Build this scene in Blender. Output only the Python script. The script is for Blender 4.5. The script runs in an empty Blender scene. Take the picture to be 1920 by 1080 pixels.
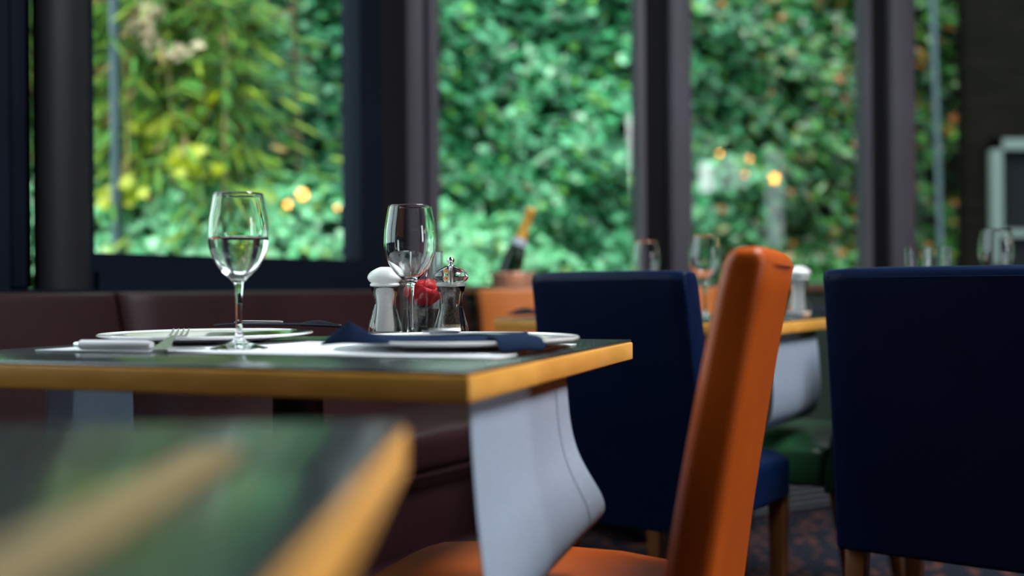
import bpy, bmesh, math, random
import numpy as np
from mathutils import Vector, Matrix

SC = bpy.context.scene
COL = SC.collection
random.seed(7)
PI = math.pi

# ------------------------------------------------------------------ camera
FPX = 2000.0                      # focal length in pixels of the 1920 px frame
ROLL = math.radians(0.40)
CAMZ = 0.818
cam_d = bpy.data.cameras.new('camera')
cam = bpy.data.objects.new('camera', cam_d)
COL.objects.link(cam)
SC.camera = cam
cam_d.sensor_width = 36.0
cam_d.lens = 36.0 * FPX / 1920.0
cam_d.clip_start = 0.02
cam_d.clip_end = 200
CR = Vector((math.cos(ROLL), 0, -math.sin(ROLL)))
CU = Vector((math.sin(ROLL), 0, math.cos(ROLL)))
CF = Vector((0, 1, 0))
CO = Vector((0, 0, CAMZ))
m = Matrix((CR, CU, -CF)).transposed().to_4x4()
m.translation = CO
cam.matrix_world = m
cam_d.dof.use_dof = True
cam_d.dof.focus_distance = 1.60
cam_d.dof.aperture_fstop = 1.65

# ------------------------------------------------------------------ sky, daylight, exposure
W = bpy.data.worlds.new('sky')
SC.world = W
W.use_nodes = True
nt = W.node_tree
bgn = nt.nodes['Background']
tc = nt.nodes.new('ShaderNodeTexCoord')
sp = nt.nodes.new('ShaderNodeSeparateXYZ')
rmp = nt.nodes.new('ShaderNodeValToRGB')
nt.links.new(tc.outputs['Generated'], sp.inputs[0])
nt.links.new(sp.outputs['Z'], rmp.inputs[0])
nt.links.new(rmp.outputs[0], bgn.inputs[0])
rmp.color_ramp.elements[0].position = 0.0
rmp.color_ramp.elements[0].color = (0.66, 0.84, 0.88, 1)
rmp.color_ramp.elements[1].position = 0.6
rmp.color_ramp.elements[1].color = (0.80, 0.93, 1.0, 1)
bgn.inputs[1].default_value = 4.0

def sun(name, rot, energy, angle, color):
    d = bpy.data.lights.new(name, 'SUN')
    d.energy = energy; d.angle = angle; d.color = color
    o = bpy.data.objects.new(name, d); COL.objects.link(o)
    o.rotation_euler = rot
    return o
sun('sun_light', (math.radians(32), 0, math.radians(-35)), 5.5, math.radians(23), (1.0, 0.97, 0.88))

def area(name, loc, target, sx, sy, energy, color):
    d = bpy.data.lights.new(name, 'AREA')
    d.shape = 'RECTANGLE'; d.size = sx; d.size_y = sy; d.energy = energy; d.color = color
    o = bpy.data.objects.new(name, d); COL.objects.link(o)
    o.location = loc
    o.rotation_euler = (Vector(target) - Vector(loc)).to_track_quat('-Z', 'Y').to_euler()
    return o
# daylight falling through the roof window, and through the side window behind the camera's right shoulder
area('daylight_roof_window', (1.9, 1.25, 3.66), (0.35, 1.5, 0.7), 1.5, 1.2, 230, (0.95, 0.97, 1.0))
area('daylight_side_window', (4.78, -0.93, 1.75), (0.2, 1.6, 0.9), 0.85, 1.6, 45, (0.95, 0.97, 1.0))

SC.view_settings.view_transform = 'Standard'
SC.view_settings.look = 'None'
SC.view_settings.exposure = 0.0
SC.view_settings.gamma = 1.0
SC.view_settings.use_curve_mapping = False
SC.cycles.use_denoising = True
SC.cycles.caustics_reflective = False
SC.cycles.caustics_refractive = True
SC.cycles.sample_clamp_indirect = 6.0
SC.cycles.transparent_max_bounces = 24
SC.cycles.transmission_bounces = 16
SC.cycles.max_bounces = 16

# ------------------------------------------------------------------ helpers
def at(px, py, h):
    """world point seen at photo pixel (px,py) lying at height h"""
    d = CR * ((px - 960) / FPX) + CU * ((540 - py) / FPX) + CF
    return CO + d * ((h - CAMZ) / d.z)
def atY(px, py, Y):
    d = CR * ((px - 960) / FPX) + CU * ((540 - py) / FPX) + CF
    return CO + d * Y

def props(o, label=None, cat=None, group=None, kind=None):
    if label: o['label'] = label
    if cat: o['category'] = cat
    if group: o['group'] = group
    if kind: o['kind'] = kind
    return o
def empty(name, loc=(0, 0, 0), rz=0, **k):
    o = bpy.data.objects.new(name, None); COL.objects.link(o)
    o.location = loc; o.rotation_euler = (0, 0, rz)
    o.empty_display_size = 0.05
    return props(o, **k)
def copy_tree(o, parent=None):
    c = o.copy(); COL.objects.link(c); c.parent = parent
    for ch in list(o.children):
        copy_tree(ch, c)
    return c

def obj(name, bm, mat, parent=None, smooth=True, bevel=0, seg=2, subd=0, angle=40):
    me = bpy.data.meshes.new(name)
    bmesh.ops.recalc_face_normals(bm, faces=bm.faces)
    if smooth:
        for f in bm.faces: f.smooth = True
        for e in bm.edges:
            if len(e.link_faces) == 2 and e.calc_face_angle(0) > math.radians(angle):
                e.smooth = False
    bm.to_mesh(me); bm.free()
    o = bpy.data.objects.new(name, me); COL.objects.link(o)
    for mm in (mat if isinstance(mat, (list, tuple)) else [mat]): me.materials.append(mm)
    o.parent = parent
    if bevel:
        b = o.modifiers.new('bevel', 'BEVEL'); b.width = bevel; b.segments = seg; b.limit_method = 'ANGLE'
        b.harden_normals = False
    if subd:
        s = o.modifiers.new('subd', 'SUBSURF'); s.levels = subd; s.render_levels = subd
    return o

def box(bm, x0, x1, y0, y1, z0, z1, T=None):
    vs = []
    for z in (z0, z1):
        for x, y in ((x0, y0), (x1, y0), (x1, y1), (x0, y1)):
            p = Vector((x, y, z))
            vs.append(bm.verts.new(T @ p if T else p))
    for f in ((0, 3, 2, 1), (4, 5, 6, 7), (0, 1, 5, 4), (1, 2, 6, 5), (2, 3, 7, 6), (3, 0, 4, 7)):
        bm.faces.new([vs[i] for i in f])
    return vs
def one_box(name, mat, parent, x0, x1, y0, y1, z0, z1, T=None, bevel=0, seg=2):
    bm = bmesh.new(); box(bm, x0, x1, y0, y1, z0, z1, T)
    return obj(name, bm, mat, parent, smooth=bool(bevel), bevel=bevel, seg=seg, angle=91 if bevel else 40)
def lathe(bm, prof, n=48, T=None, close=False):
    rings = []
    for r, z in prof:
        if r < 1e-6:
            p = Vector((0, 0, z)); rings.append([bm.verts.new(T @ p if T else p)])
        else:
            ring = []
            for i in range(n):
                a = 2 * PI * i / n
                p = Vector((r * math.cos(a), r * math.sin(a), z))
                ring.append(bm.verts.new(T @ p if T else p))
            rings.append(ring)
    pairs = list(zip(rings[:-1], rings[1:]))
    if close: pairs.append((rings[-1], rings[0]))
    for A, B in pairs:
        if len(A) == 1 and len(B) == 1: continue
        for i in range(n):
            j = (i + 1) % n
            if len(A) == 1: bm.faces.new((A[0], B[i], B[j]))
            elif len(B) == 1: bm.faces.new((A[i], A[j], B[0]))
            else: bm.faces.new((A[i], A[j], B[j], B[i]))
def spline(pts, k=6):
    """Catmull-Rom through (r,z) points"""
    P = [pts[0]] + list(pts) + [pts[-1]]
    out = []
    for i in range(1, len(P) - 2):
        p0, p1, p2, p3 = P[i - 1], P[i], P[i + 1], P[i + 2]
        for j in range(k):
            t = j / k
            out.append(tuple(0.5 * ((2 * p1[c]) + (-p0[c] + p2[c]) * t + (2 * p0[c] - 5 * p1[c] + 4 * p2[c] - p3[c]) * t * t
                       + (-p0[c] + 3 * p1[c] - 3 * p2[c] + p3[c]) * t ** 3) for c in range(len(p1))))
    out.append(pts[-1])
    return out
def tube(bm, pts, radii, n=10):
    rings = []
    for i, p in enumerate(pts):
        p = Vector(p)
        d = (Vector(pts[min(i + 1, len(pts) - 1)]) - Vector(pts[max(i - 1, 0)])).normalized()
        a = d.orthogonal().normalized() if abs(d.z) > 0.99 else d.cross(Vector((0, 0, 1))).normalized()
        b = d.cross(a)
        r = radii[i] if isinstance(radii, (list, tuple)) else radii
        rings.append([bm.verts.new(p + a * r * math.cos(2 * PI * k / n) + b * r * math.sin(2 * PI * k / n)) for k in range(n)])
    for A, B in zip(rings[:-1], rings[1:]):
        for i in range(n):
            j = (i + 1) % n
            bm.faces.new((A[i], A[j], B[j], B[i]))
    bm.faces.new(rings[0][::-1]); bm.faces.new(rings[-1])

# ------------------------------------------------------------------ materials
def mat(name, color, rough=0.5, spec=0.5, metal=0, coat=0, coat_rough=0.1, sheen=0):
    M = bpy.data.materials.new(name); M.use_nodes = True
    b = M.node_tree.nodes['Principled BSDF']
    b.inputs['Base Color'].default_value = (*color, 1)
    b.inputs['Roughness'].default_value = rough
    b.inputs['Specular IOR Level'].default_value = spec
    b.inputs['Metallic'].default_value = metal
    b.inputs['Coat Weight'].default_value = coat
    b.inputs['Coat Roughness'].default_value = coat_rough
    b.inputs['Sheen Weight'].default_value = sheen
    return M
def noise_mat(name, c0, c1, scale=(8, 8, 8), detail=4, rough=0.5, bump=0, bump_scale=None, lo=0.35, hi=0.65, **k):
    M = mat(name, c0, rough, **k)
    n = M.node_tree.nodes; l = M.node_tree.links
    b = n['Principled BSDF']
    t = n.new('ShaderNodeTexCoord'); mp = n.new('ShaderNodeMapping'); mp.inputs['Scale'].default_value = scale
    nz = n.new('ShaderNodeTexNoise'); nz.inputs['Scale'].default_value = 1.0; nz.inputs['Detail'].default_value = detail
    cr = n.new('ShaderNodeValToRGB')
    cr.color_ramp.elements[0].position = lo; cr.color_ramp.elements[0].color = (*c0, 1)
    cr.color_ramp.elements[1].position = hi; cr.color_ramp.elements[1].color = (*c1, 1)
    l.new(t.outputs['Object'], mp.inputs[0]); l.new(mp.outputs[0], nz.inputs[0])
    l.new(nz.outputs[0], cr.inputs[0]); l.new(cr.outputs[0], b.inputs['Base Color'])
    if bump:
        nb = n.new('ShaderNodeTexNoise'); nb.inputs['Scale'].default_value = bump_scale or 60; nb.inputs['Detail'].default_value = 3
        bp = n.new('ShaderNodeBump'); bp.inputs['Strength'].default_value = bump; bp.inputs['Distance'].default_value = 0.002
        l.new(t.outputs['Object'], nb.inputs[0]); l.new(nb.outputs[0], bp.inputs['Height']); l.new(bp.outputs[0], b.inputs['Normal'])
    return M

M_top = noise_mat('dark_laminate', (0.020, 0.024, 0.026), (0.028, 0.033, 0.035), (30, 30, 30), rough=0.20, spec=1.0, coat=0.7, coat_rough=0.22, bump=0.02, bump_scale=200)
M_wood = noise_mat('beech_edge', (0.68, 0.31, 0.055), (0.80, 0.38, 0.085), (14, 14, 70), rough=0.42, bump=0.05, bump_scale=90, spec=0.12)
M_strip = noise_mat('strip_brown', (0.20, 0.135, 0.05), (0.27, 0.18, 0.07), (14, 60, 14), rough=0.6)
M_leg = noise_mat('stained_beech', (0.20, 0.07, 0.02), (0.27, 0.095, 0.03), (40, 40, 6), rough=0.35)
M_iron = mat('black_iron', (0.01, 0.01, 0.012), 0.4)
def leather(name, c, d, rough=0.38, coat=0.12, spec=0.3):
    return noise_mat(name, c, d, (7, 7, 7), rough=rough, bump=0.16, bump_scale=340, coat=coat, coat_rough=0.3, spec=spec)
M_orange = leather('orange_leather', (0.50, 0.080, 0.003), (0.57, 0.096, 0.004))
M_blue = leather('navy_leather', (0.0012, 0.0072, 0.034), (0.0016, 0.009, 0.040), 0.42, 0.02, 0.12)
M_green = leather('green_leather', (0.012, 0.055, 0.022), (0.018, 0.075, 0.03))
M_burg = leather('burgundy_leather', (0.020, 0.007, 0.009), (0.025, 0.009, 0.011), 0.40, 0.02, 0.12)
M_obench = leather('tan_orange_leather', (0.60, 0.17, 0.04), (0.68, 0.20, 0.05))
M_china = mat('white_china', (0.86, 0.86, 0.85), 0.08, 0.6, coat=0.4, coat_rough=0.03)
M_steel = mat('cutlery_steel', (0.75, 0.75, 0.77), 0.30, metal=1)
M_handle = mat('pearl_handle', (0.82, 0.78, 0.82), 0.22, 0.6)
M_chrome = mat('chrome', (0.8, 0.82, 0.83), 0.08, metal=1)
M_navy = noise_mat('navy_napkin', (0.0025, 0.012, 0.040), (0.004, 0.016, 0.050), (60, 60, 60), rough=0.85, bump=0.2, bump_scale=900, spec=0.15)
M_black = noise_mat('black_napkin', (0.003, 0.004, 0.010), (0.005, 0.006, 0.014), (60, 60, 60), rough=0.75, spec=0.15, bump=0.2, bump_scale=900)
M_frame = noise_mat('anthracite_frame', (0.005, 0.008, 0.016), (0.007, 0.010, 0.019), (3, 3, 3), rough=0.5, spec=0.05)
M_post = noise_mat('grey_frame', (0.095, 0.088, 0.108), (0.11, 0.10, 0.125), (3, 3, 3), rough=0.45, spec=0.2)
M_col = mat('dark_column_paint', (0.014, 0.014, 0.016), 0.5, 0.2)
M_dark = mat('dark_void', (0.006, 0.006, 0.008), 0.8, 0.2)
M_wall = noise_mat('dark_painted_wall', (0.018, 0.018, 0.018), (0.024, 0.024, 0.024), (5, 5, 5), rough=0.8, bump=0.1)
M_gwall = noise_mat('dark_green_wall', (0.014, 0.030, 0.020), (0.018, 0.038, 0.026), (5, 5, 5), rough=0.6)
M_ceil = noise_mat('ceiling_paint', (0.04, 0.04, 0.04), (0.05, 0.05, 0.05), (4, 4, 4), rough=0.9)
M_sill = noise_mat('brown_sill', (0.12, 0.055, 0.02), (0.17, 0.08, 0.03), (30, 30, 30), rough=0.4)
M_grille = mat('grey_grille', (0.16, 0.17, 0.19), 0.4, metal=0.4)
M_copper = noise_mat('copper', (0.90, 0.50, 0.34), (0.95, 0.58, 0.40), (20, 20, 20), rough=0.35, metal=0.35)
M_gold = noise_mat('gold_foil', (0.85, 0.42, 0.06), (0.95, 0.52, 0.10), (40, 40, 40), rough=0.38, metal=0.35)
M_bottle = mat('dark_green_glass', (0.006, 0.022, 0.010), 0.08, 0.6, coat=0.3)
M_salt = noise_mat('white_salt', (0.88, 0.88, 0.87), (0.95, 0.95, 0.94), (500, 500, 500), rough=0.7)
M_plast = mat('white_plastic', (0.85, 0.85, 0.84), 0.25)
M_pepper = noise_mat('peppercorns', (0.010, 0.006, 0.004), (0.13, 0.075, 0.045), (420, 420, 420), rough=0.6, lo=0.45, hi=0.68)
M_seed = noise_mat('pale_peppercorns', (0.25, 0.17, 0.09), (0.6, 0.47, 0.3), (420, 420, 420), rough=0.6)
M_rose = noise_mat('red_petals', (0.72, 0.003, 0.014), (0.92, 0.010, 0.03), (60, 60, 60), rough=0.5, sheen=0.2)
M_pebble = noise_mat('dark_pebbles', (0.012, 0.006, 0.006), (0.10, 0.05, 0.045), (260, 260, 260), rough=0.4, lo=0.5, hi=0.7)
M_bark = noise_mat('bark', (0.13, 0.09, 0.05), (0.2, 0.15, 0.09), (12, 12, 3), rough=0.8)
M_cane = noise_mat('bamboo_cane', (0.28, 0.22, 0.07), (0.40, 0.34, 0.12), (6, 6, 2), rough=0.5)
M_pipe = mat('grey_pipe', (0.07, 0.11, 0.13), 0.6, 0.2)
M_soil = noise_mat('dark_soil', (0.012, 0.017, 0.008), (0.03, 0.035, 0.016), (6, 6, 6), rough=0.95)
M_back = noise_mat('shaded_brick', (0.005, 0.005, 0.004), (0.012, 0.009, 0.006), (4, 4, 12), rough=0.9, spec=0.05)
M_pale = mat('pale_green_paint', (0.13, 0.18, 0.17), 0.5)

def carpet():
    M = mat('speckled_carpet', (0.02, 0.02, 0.03), 0.95, 0.1)
    n = M.node_tree.nodes; l = M.node_tree.links; b = n['Principled BSDF']
    t = n.new('ShaderNodeTexCoord')
    v = n.new('ShaderNodeTexVoronoi'); v.inputs['Scale'].default_value = 22
    l.new(t.outputs['Object'], v.inputs['Vector'])
    cr = n.new('ShaderNodeValToRGB')
    e = cr.color_ramp.elements
    e[0].position = 0.18; e[0].color = (0.16, 0.055, 0.035, 1)
    e[1].position = 0.42; e[1].color = (0.014, 0.016, 0.024, 1)
    l.new(v.outputs['Distance'], cr.inputs[0]); l.new(cr.outputs[0], b.inputs['Base Color'])
    nz = n.new('ShaderNodeTexNoise'); nz.inputs['Scale'].default_value = 400
    bp = n.new('ShaderNodeBump'); bp.inputs['Strength'].default_value = 0.5
    l.new(t.outputs['Object'], nz.inputs[0]); l.new(nz.outputs[0], bp.inputs['Height']); l.new(bp.outputs[0], b.inputs['Normal'])
    return M
M_carpet = carpet()

def weave(name, c0, c1):
    M = noise_mat(name, c0, c1, (420, 420, 420), rough=0.9, detail=2, spec=0.2)
    n = M.node_tree.nodes; l = M.node_tree.links; b = n['Principled BSDF']
    t = n.new('ShaderNodeTexCoord')
    nb = n.new('ShaderNodeTexNoise'); nb.inputs['Scale'].default_value = 900; nb.inputs['Detail'].default_value = 2
    bp = n.new('ShaderNodeBump'); bp.inputs['Strength'].default_value = 0.35; bp.inputs['Distance'].default_value = 0.0006
    l.new(t.outputs['Object'], nb.inputs[0]); l.new(nb.outputs[0], bp.inputs['Height']); l.new(bp.outputs[0], b.inputs['Normal'])
    return M
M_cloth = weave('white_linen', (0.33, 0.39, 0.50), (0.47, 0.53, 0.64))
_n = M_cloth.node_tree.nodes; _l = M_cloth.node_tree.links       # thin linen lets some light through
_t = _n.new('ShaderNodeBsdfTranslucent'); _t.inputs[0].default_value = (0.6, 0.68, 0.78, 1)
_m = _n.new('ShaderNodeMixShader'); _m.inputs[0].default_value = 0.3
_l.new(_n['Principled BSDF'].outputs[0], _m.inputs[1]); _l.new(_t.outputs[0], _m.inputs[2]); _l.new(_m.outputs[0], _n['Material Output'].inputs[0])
M_lit_linen = M_cloth.copy(); M_lit_linen.name = 'lit_linen'  # paler copy of the same linen: light missing under the table, put into its colour
for _c in (0, 1): M_lit_linen.node_tree.nodes['Color Ramp'].color_ramp.elements[_c].color = ((0.72, 0.78, 0.86, 1), (0.82, 0.87, 0.93, 1))[_c]
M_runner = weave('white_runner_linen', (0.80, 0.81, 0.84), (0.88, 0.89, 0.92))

def glass(name='clear_glass', ior=1.45, col=(1, 1, 1)):
    M = bpy.data.materials.new(name); M.use_nodes = True
    n = M.node_tree.nodes; l = M.node_tree.links
    n.remove(n['Principled BSDF'])
    g = n.new('ShaderNodeBsdfGlass'); g.inputs['IOR'].default_value = ior
    g.inputs['Roughness'].default_value = 0.0; g.inputs['Color'].default_value = (*col, 1)
    l.new(g.outputs[0], n['Material Output'].inputs[0])
    return M
M_glass = glass()
M_water = glass('water', 1.33)
def pane_mat(tint=(0.93, 0.97, 0.95)):
    """thin window pane: what is not mirrored passes straight through"""
    M = bpy.data.materials.new('window_pane'); M.use_nodes = True
    n = M.node_tree.nodes; l = M.node_tree.links
    n.remove(n['Principled BSDF'])
    t = n.new('ShaderNodeBsdfTransparent'); t.inputs[0].default_value = (*tint, 1)
    g = n.new('ShaderNodeBsdfGlossy'); g.inputs['Roughness'].default_value = 0.0
    fr = n.new('ShaderNodeFresnel')
    ge = n.new('ShaderNodeNewGeometry'); io = n.new('ShaderNodeMix')      # same reflectance from either side of the pane
    io.inputs[2].default_value = 1.52; io.inputs[3].default_value = 1 / 1.52
    l.new(ge.outputs['Backfacing'], io.inputs[0]); l.new(io.outputs[0], fr.inputs[0])
    mx = n.new('ShaderNodeMixShader')
    m2 = n.new('ShaderNodeMath'); m2.operation = 'MULTIPLY'; m2.inputs[1].default_value = 1.9; m2.use_clamp = True   # both faces of the pane
    l.new(fr.outputs[0], m2.inputs[0])
    l.new(m2.outputs[0], mx.inputs[0]); l.new(t.outputs[0], mx.inputs[1]); l.new(g.outputs[0], mx.inputs[2])
    l.new(mx.outputs[0], n['Material Output'].inputs[0])
    return M
M_pane = pane_mat()
M_thin = pane_mat((0.98, 1.0, 0.99))
def emit(name, c, s):
    M = bpy.data.materials.new(name); M.use_nodes = True
    n = M.node_tree.nodes; n.remove(n['Principled BSDF'])
    e = n.new('ShaderNodeEmission'); e.inputs[0].default_value = (*c, 1); e.inputs[1].default_value = s
    M.node_tree.links.new(e.outputs[0], n['Material Output'].inputs[0])
    return M
M_bulb = emit('warm_bulb', (1.0, 0.36, 0.06), 60)

def leaf_mat(name, rough=0.42, trans=0.35, spec=0.5):
    M = bpy.data.materials.new(name); M.use_nodes = True
    n = M.node_tree.nodes; l = M.node_tree.links
    b = n['Principled BSDF']; b.inputs['Roughness'].default_value = rough
    b.inputs['Specular IOR Level'].default_value = spec
    a = n.new('ShaderNodeAttribute'); a.attribute_name = 'leaf_colour'
    l.new(a.outputs['Color'], b.inputs['Base Color'])
    tr = n.new('ShaderNodeBsdfTranslucent')
    l.new(a.outputs['Color'], tr.inputs[0])
    mx = n.new('ShaderNodeMixShader'); mx.inputs[0].default_value = trans
    l.new(b.outputs[0], mx.inputs[1]); l.new(tr.outputs[0], mx.inputs[2])
    l.new(mx.outputs[0], n['Material Output'].inputs[0])
    return M
M_ivy = leaf_mat('ivy_leaf', 0.38, 0.2, 0.7)
M_bam = leaf_mat('bamboo_leaf', 0.45, 0.4)

# ------------------------------------------------------------------ room frames
def frame2(origin, d):
    d = Vector((d[0], d[1], 0)).normalized()
    return d
A_O = Vector((-0.794, 3.22, 0)); A_D = Vector((0.542, 0.84, 0)).normalized(); A_N = Vector((A_D.y, -A_D.x, 0))
B_O = Vector((-0.385, 3.853, 0)); B_D = Vector((0.964, 0.266, 0)).normalized(); B_N = Vector((B_D.y, -B_D.x, 0))
def TM(o, d, nrm):
    """local x along the wall, local y towards the room"""
    M4 = Matrix((d, nrm, Vector((0, 0, 1)))).transposed().to_4x4(); M4.translation = o
    return M4
TA = TM(A_O, A_D, A_N)
TB = TM(B_O, B_D, B_N)
def u_of(px, o, d, n, v=0.0):
    """distance along a wall line (offset v into the room) at image column px"""
    r = (px - 960) / FPX
    p = o + n * v
    return (r * p.y - p.x) / (d.x - r * d.y)
def uA(px, v=0.0): return u_of(px, A_O, A_D, A_N, v)
def uB(px, v=0.0): return u_of(px, B_O, B_D, B_N, v)

# ------------------------------------------------------------------ room shell
def poly_slab(name, pts, z0, z1, mt):
    bm = bmesh.new()
    lo = [bm.verts.new((x, y, z0)) for x, y in pts]; hi = [bm.verts.new((x, y, z1)) for x, y in pts]
    bm.faces.new(lo[::-1]); bm.faces.new(hi)
    k = len(pts)
    for i in range(k):
        j = (i + 1) % k
        bm.faces.new((lo[i], lo[j], hi[j], hi[i]))
    return props(obj(name, bm, mt, smooth=False), kind='structure')
XR, YB, H = 4.5, -5.0, 3.40
cA = A_O + A_D * ((YB - A_O.y) / A_D.y)                 # wall A meets the back wall
corner = Vector((-0.385, 3.853, 0))
cR = B_O + B_D * ((XR - B_O.x) / B_D.x)                 # wall B meets the right wall
room_poly = [(cA.x, YB), (XR, YB), (XR, cR.y), (corner.x, corner.y)]
poly_slab('floor', room_poly, -0.12, 0.0, M_carpet)
bm = bmesh.new()                                       # ceiling with the roof window's opening cut in
hx0, hx1, hy0, hy1 = 1.1, 2.7, 0.6, 1.9
outer = room_poly; inner = [(hx0, hy0), (hx0, hy1), (hx1, hy1), (hx1, hy0)]
for (z, flip) in ((H, 1), (H + 0.15, 0)):
    a = [bm.verts.new((x, y, z)) for x, y in outer]; b = [bm.verts.new((x, y, z)) for x, y in inner]
    # ring of four faces: outer[0]=back left, [1]=back right, [2]=front right, [3]=front left corner
    for q in ((a[0], a[1], b[3], b[0]), (a[1], a[2], b[2], b[3]), (a[2], a[3], b[1], b[2]), (a[3], a[0], b[0], b[1])):
        bm.faces.new(q)
    if flip: A0, B0 = a, b
    else:
        for i in range(4):
            j = (i + 1) % 4
            bm.faces.new((A0[i], A0[j], a[j], a[i])); bm.faces.new((B0[i], b[i], b[j], B0[j]))
props(obj('ceiling', bm, M_ceil, smooth=False), kind='structure')
def struct_box(name, mt, T, x0, x1, y0, y1, z0, z1, bevel=0):
    return props(one_box(name, mt, None, x0, x1, y0, y1, z0, z1, T, bevel), kind='structure')
struct_box('wall_back', M_wall, None, cA.x - 0.2, XR + 0.2, YB - 0.2, YB, 0, H)

# right wall with three openings: the big side window, a high band and a tall slot
def wall_open(name, T, u0, u1, y0, y1, z0, z1, holes, mt):
    """holes: (ua, ub, za, zb) with disjoint u ranges, sorted"""
    bm = bmesh.new()
    u = u0
    for (a, b, za, zb) in holes:
        if a > u: box(bm, u, a, y0, y1, z0, z1, T)
        if za > z0: box(bm, a, b, y0, y1, z0, za, T)
        if zb < z1: box(bm, a, b, y0, y1, zb, z1, T)
        u = b
    if u1 > u: box(bm, u, u1, y0, y1, z0, z1, T)
    return props(obj(name, bm, mt, smooth=False), kind='structure')
TR = Matrix(((0, 1, 0, XR), (1, 0, 0, 0), (0, 0, 1, 0), (0, 0, 0, 1)))   # local x = world y, local y = outwards
r_holes = [(-1.36, -0.50, 0.85, 2.6), (-0.42, 0.46, 1.68, 1.99), (0.461, 0.86, 1.14, 1.99)]
wall_open('wall_right', TR, YB, cR.y, 0, 0.2, 0, H, r_holes, M_wall)

def window(name, T, u0, u1, z0, z1, st=0.05, rail=0.05, y0=-0.03, y1=0.03, mt=None, brail=None, lst=None, rst=None, yp=None):
    """frame (stiles, rails) and pane; u0..u1 and z0..z1 are the outer edges"""
    mt = mt or M_frame
    brail = brail or rail; lst = st if lst is None else lst; rst = st if rst is None else rst
    e = props(empty(name, T @ Vector(((u0 + u1) / 2, 0, z0))), kind='structure')
    inv = Matrix.Translation(-e.location)
    T2 = inv @ T
    bm = bmesh.new()
    box(bm, u0, u0 + lst, y0, y1, z0, z1, T2); box(bm, u1 - rst, u1, y0, y1, z0, z1, T2)
    box(bm, u0 + lst, u1 - rst, y0, y1, z0, z0 + brail, T2); box(bm, u0 + lst, u1 - rst, y0, y1, z1 - rail, z1, T2)
    obj('window_frame', bm, mt, e, smooth=False)
    bm = bmesh.new()
    c = (y0 + y1) / 2 if yp is None else yp
    P = [Vector((u0 + lst, c, z0 + brail)), Vector((u1 - rst, c, z0 + brail)), Vector((u1 - rst, c, z1 - rail)), Vector((u0 + lst, c, z1 - rail))]
    bm.faces.new([bm.verts.new(T2 @ p) for p in P])
    obj('window_pane', bm, M_pane, e, smooth=False)
    return e

# wall A (left): low wall, ledge, posts, window 1
zlow = 0.80
AL = (B_O - A_O).length
struct_box('wall_left', M_wall, TA, -9.9, AL, -0.16, 0.10, 0, zlow)
struct_box('trim_1', M_frame, TA, -9.9, AL, -0.10, 0.12, zlow, zlow + 0.022)
uL = uA(160); uR = uA(660)
window('window_1', TA, uL - 0.03, uA(702), 0.822, 2.95, rail=0.08, brail=0.094, lst=0.03, rst=uA(702) - uR, y0=-0.04, y1=0.04)
# step at the foot of the sash
struct_box('trim_2', M_frame, TA, uL, uA(702), 0.04, 0.055, 0.822, 0.868)
# corner post: dark gap, then the grey profile
struct_box('trim_3', M_dark, TA, uA(702), uA(702) + 0.30, -0.10, 0.02, 0.822, H)
# posts left of window 1
def post(name, T, ua, ub, y0, y1, mt, z0=0.822, r=0.012):
    return struct_box(name, mt, T, ua, ub, y0, y1, z0, H, bevel=r)
pa, pb = uA(75, 0.05), uA(128, 0.05)
bm = bmesh.new()
lathe(bm, [(0.0, 0.822), (0.055, 0.822), (0.055, H), (0.0, H)], 32, TA @ Matrix.Translation((uA(108), 0.02, 0)) @ Matrix.Diagonal((1.35, 0.8, 1, 1)))
props(obj('trim_4', bm, M_col), kind='structure')
post('trim_5', TA, uA(132), uL - 0.028, -0.05, 0.05, M_frame)
post('trim_6', TA, uA(38), uA(74), -0.05, -0.02, M_dark)
post('trim_7', TA, uA(6), uA(42), -0.05, 0.03, M_frame)
window('window_2', TA, uA(5) - 1.3, uA(5), 0.822, 2.95, st=0.04, rail=0.08)
window('window_3', TA, uA(5) - 2.9, uA(5) - 1.35, 0.822, 2.95, st=0.06, rail=0.08)
struct_box('trim_8', M_frame, TA, -9.9, AL, -0.10, 0.10, 2.95, H)
struct_box('wall_far', M_wall, TA, -9.9, uA(5) - 2.9, -0.16, 0.10, 0.822, 2.95)

# wall B (facing): low wall with a ledge behind the orange bench, sill, mullions, windows
LB = (cR - B_O).length
struct_box('wall_front', M_gwall, TB, 0.0, LB, -0.12, 0.02, 0, zlow)
struct_box('trim_9', M_sill, TB, 0.0, LB, -0.12, 0.045, zlow, zlow + 0.018)
struct_box('trim_10', M_wall, TB, 0.0, 1.5, 0.045, 0.26, 0.0, 0.688)
cols = [(760, 820), (1192, 1237), (1252, 1291), (1615, 1655), (1663, 1708)]
ub = [(uB(a), uB(b)) for a, b in cols]
post('trim_11', TB, ub[0][0], ub[0][1] - 0.045, -0.08, 0.03, M_post, zlow + 0.018)
post('trim_12', TB, ub[0][1] - 0.045, ub[0][1], -0.05, 0.045, M_post, zlow + 0.018)
zt = zlow + 0.018
def mull(name_a, name_b, i, j):
    post(name_a, TB, ub[i][0] + 0.032, ub[j][0] + 0.0, -0.07, 0.0, M_dark, zt, 0.004)
    post(name_b, TB, ub[j][0], ub[j][1], -0.07, 0.045, M_post, zt, 0.014)
mull('trim_13', 'trim_14', 1, 2)
mull('trim_15', 'trim_16', 3, 4)
window('window_4', TB, ub[0][1], ub[1][0] + 0.032, zt, 2.95, lst=0.006, rst=0.032, rail=0.08, brail=0.012, mt=M_post)
window('window_5', TB, ub[2][1], ub[3][0] + 0.034, zt, 2.95, lst=0.006, rst=0.034, rail=0.08, brail=0.012, mt=M_post)
u6 = ub[4][1]
window('window_6', TB, u6, u6 + 0.86, zt, 2.95, lst=0.006, rst=0.05, rail=0.08, brail=0.012)
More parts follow.
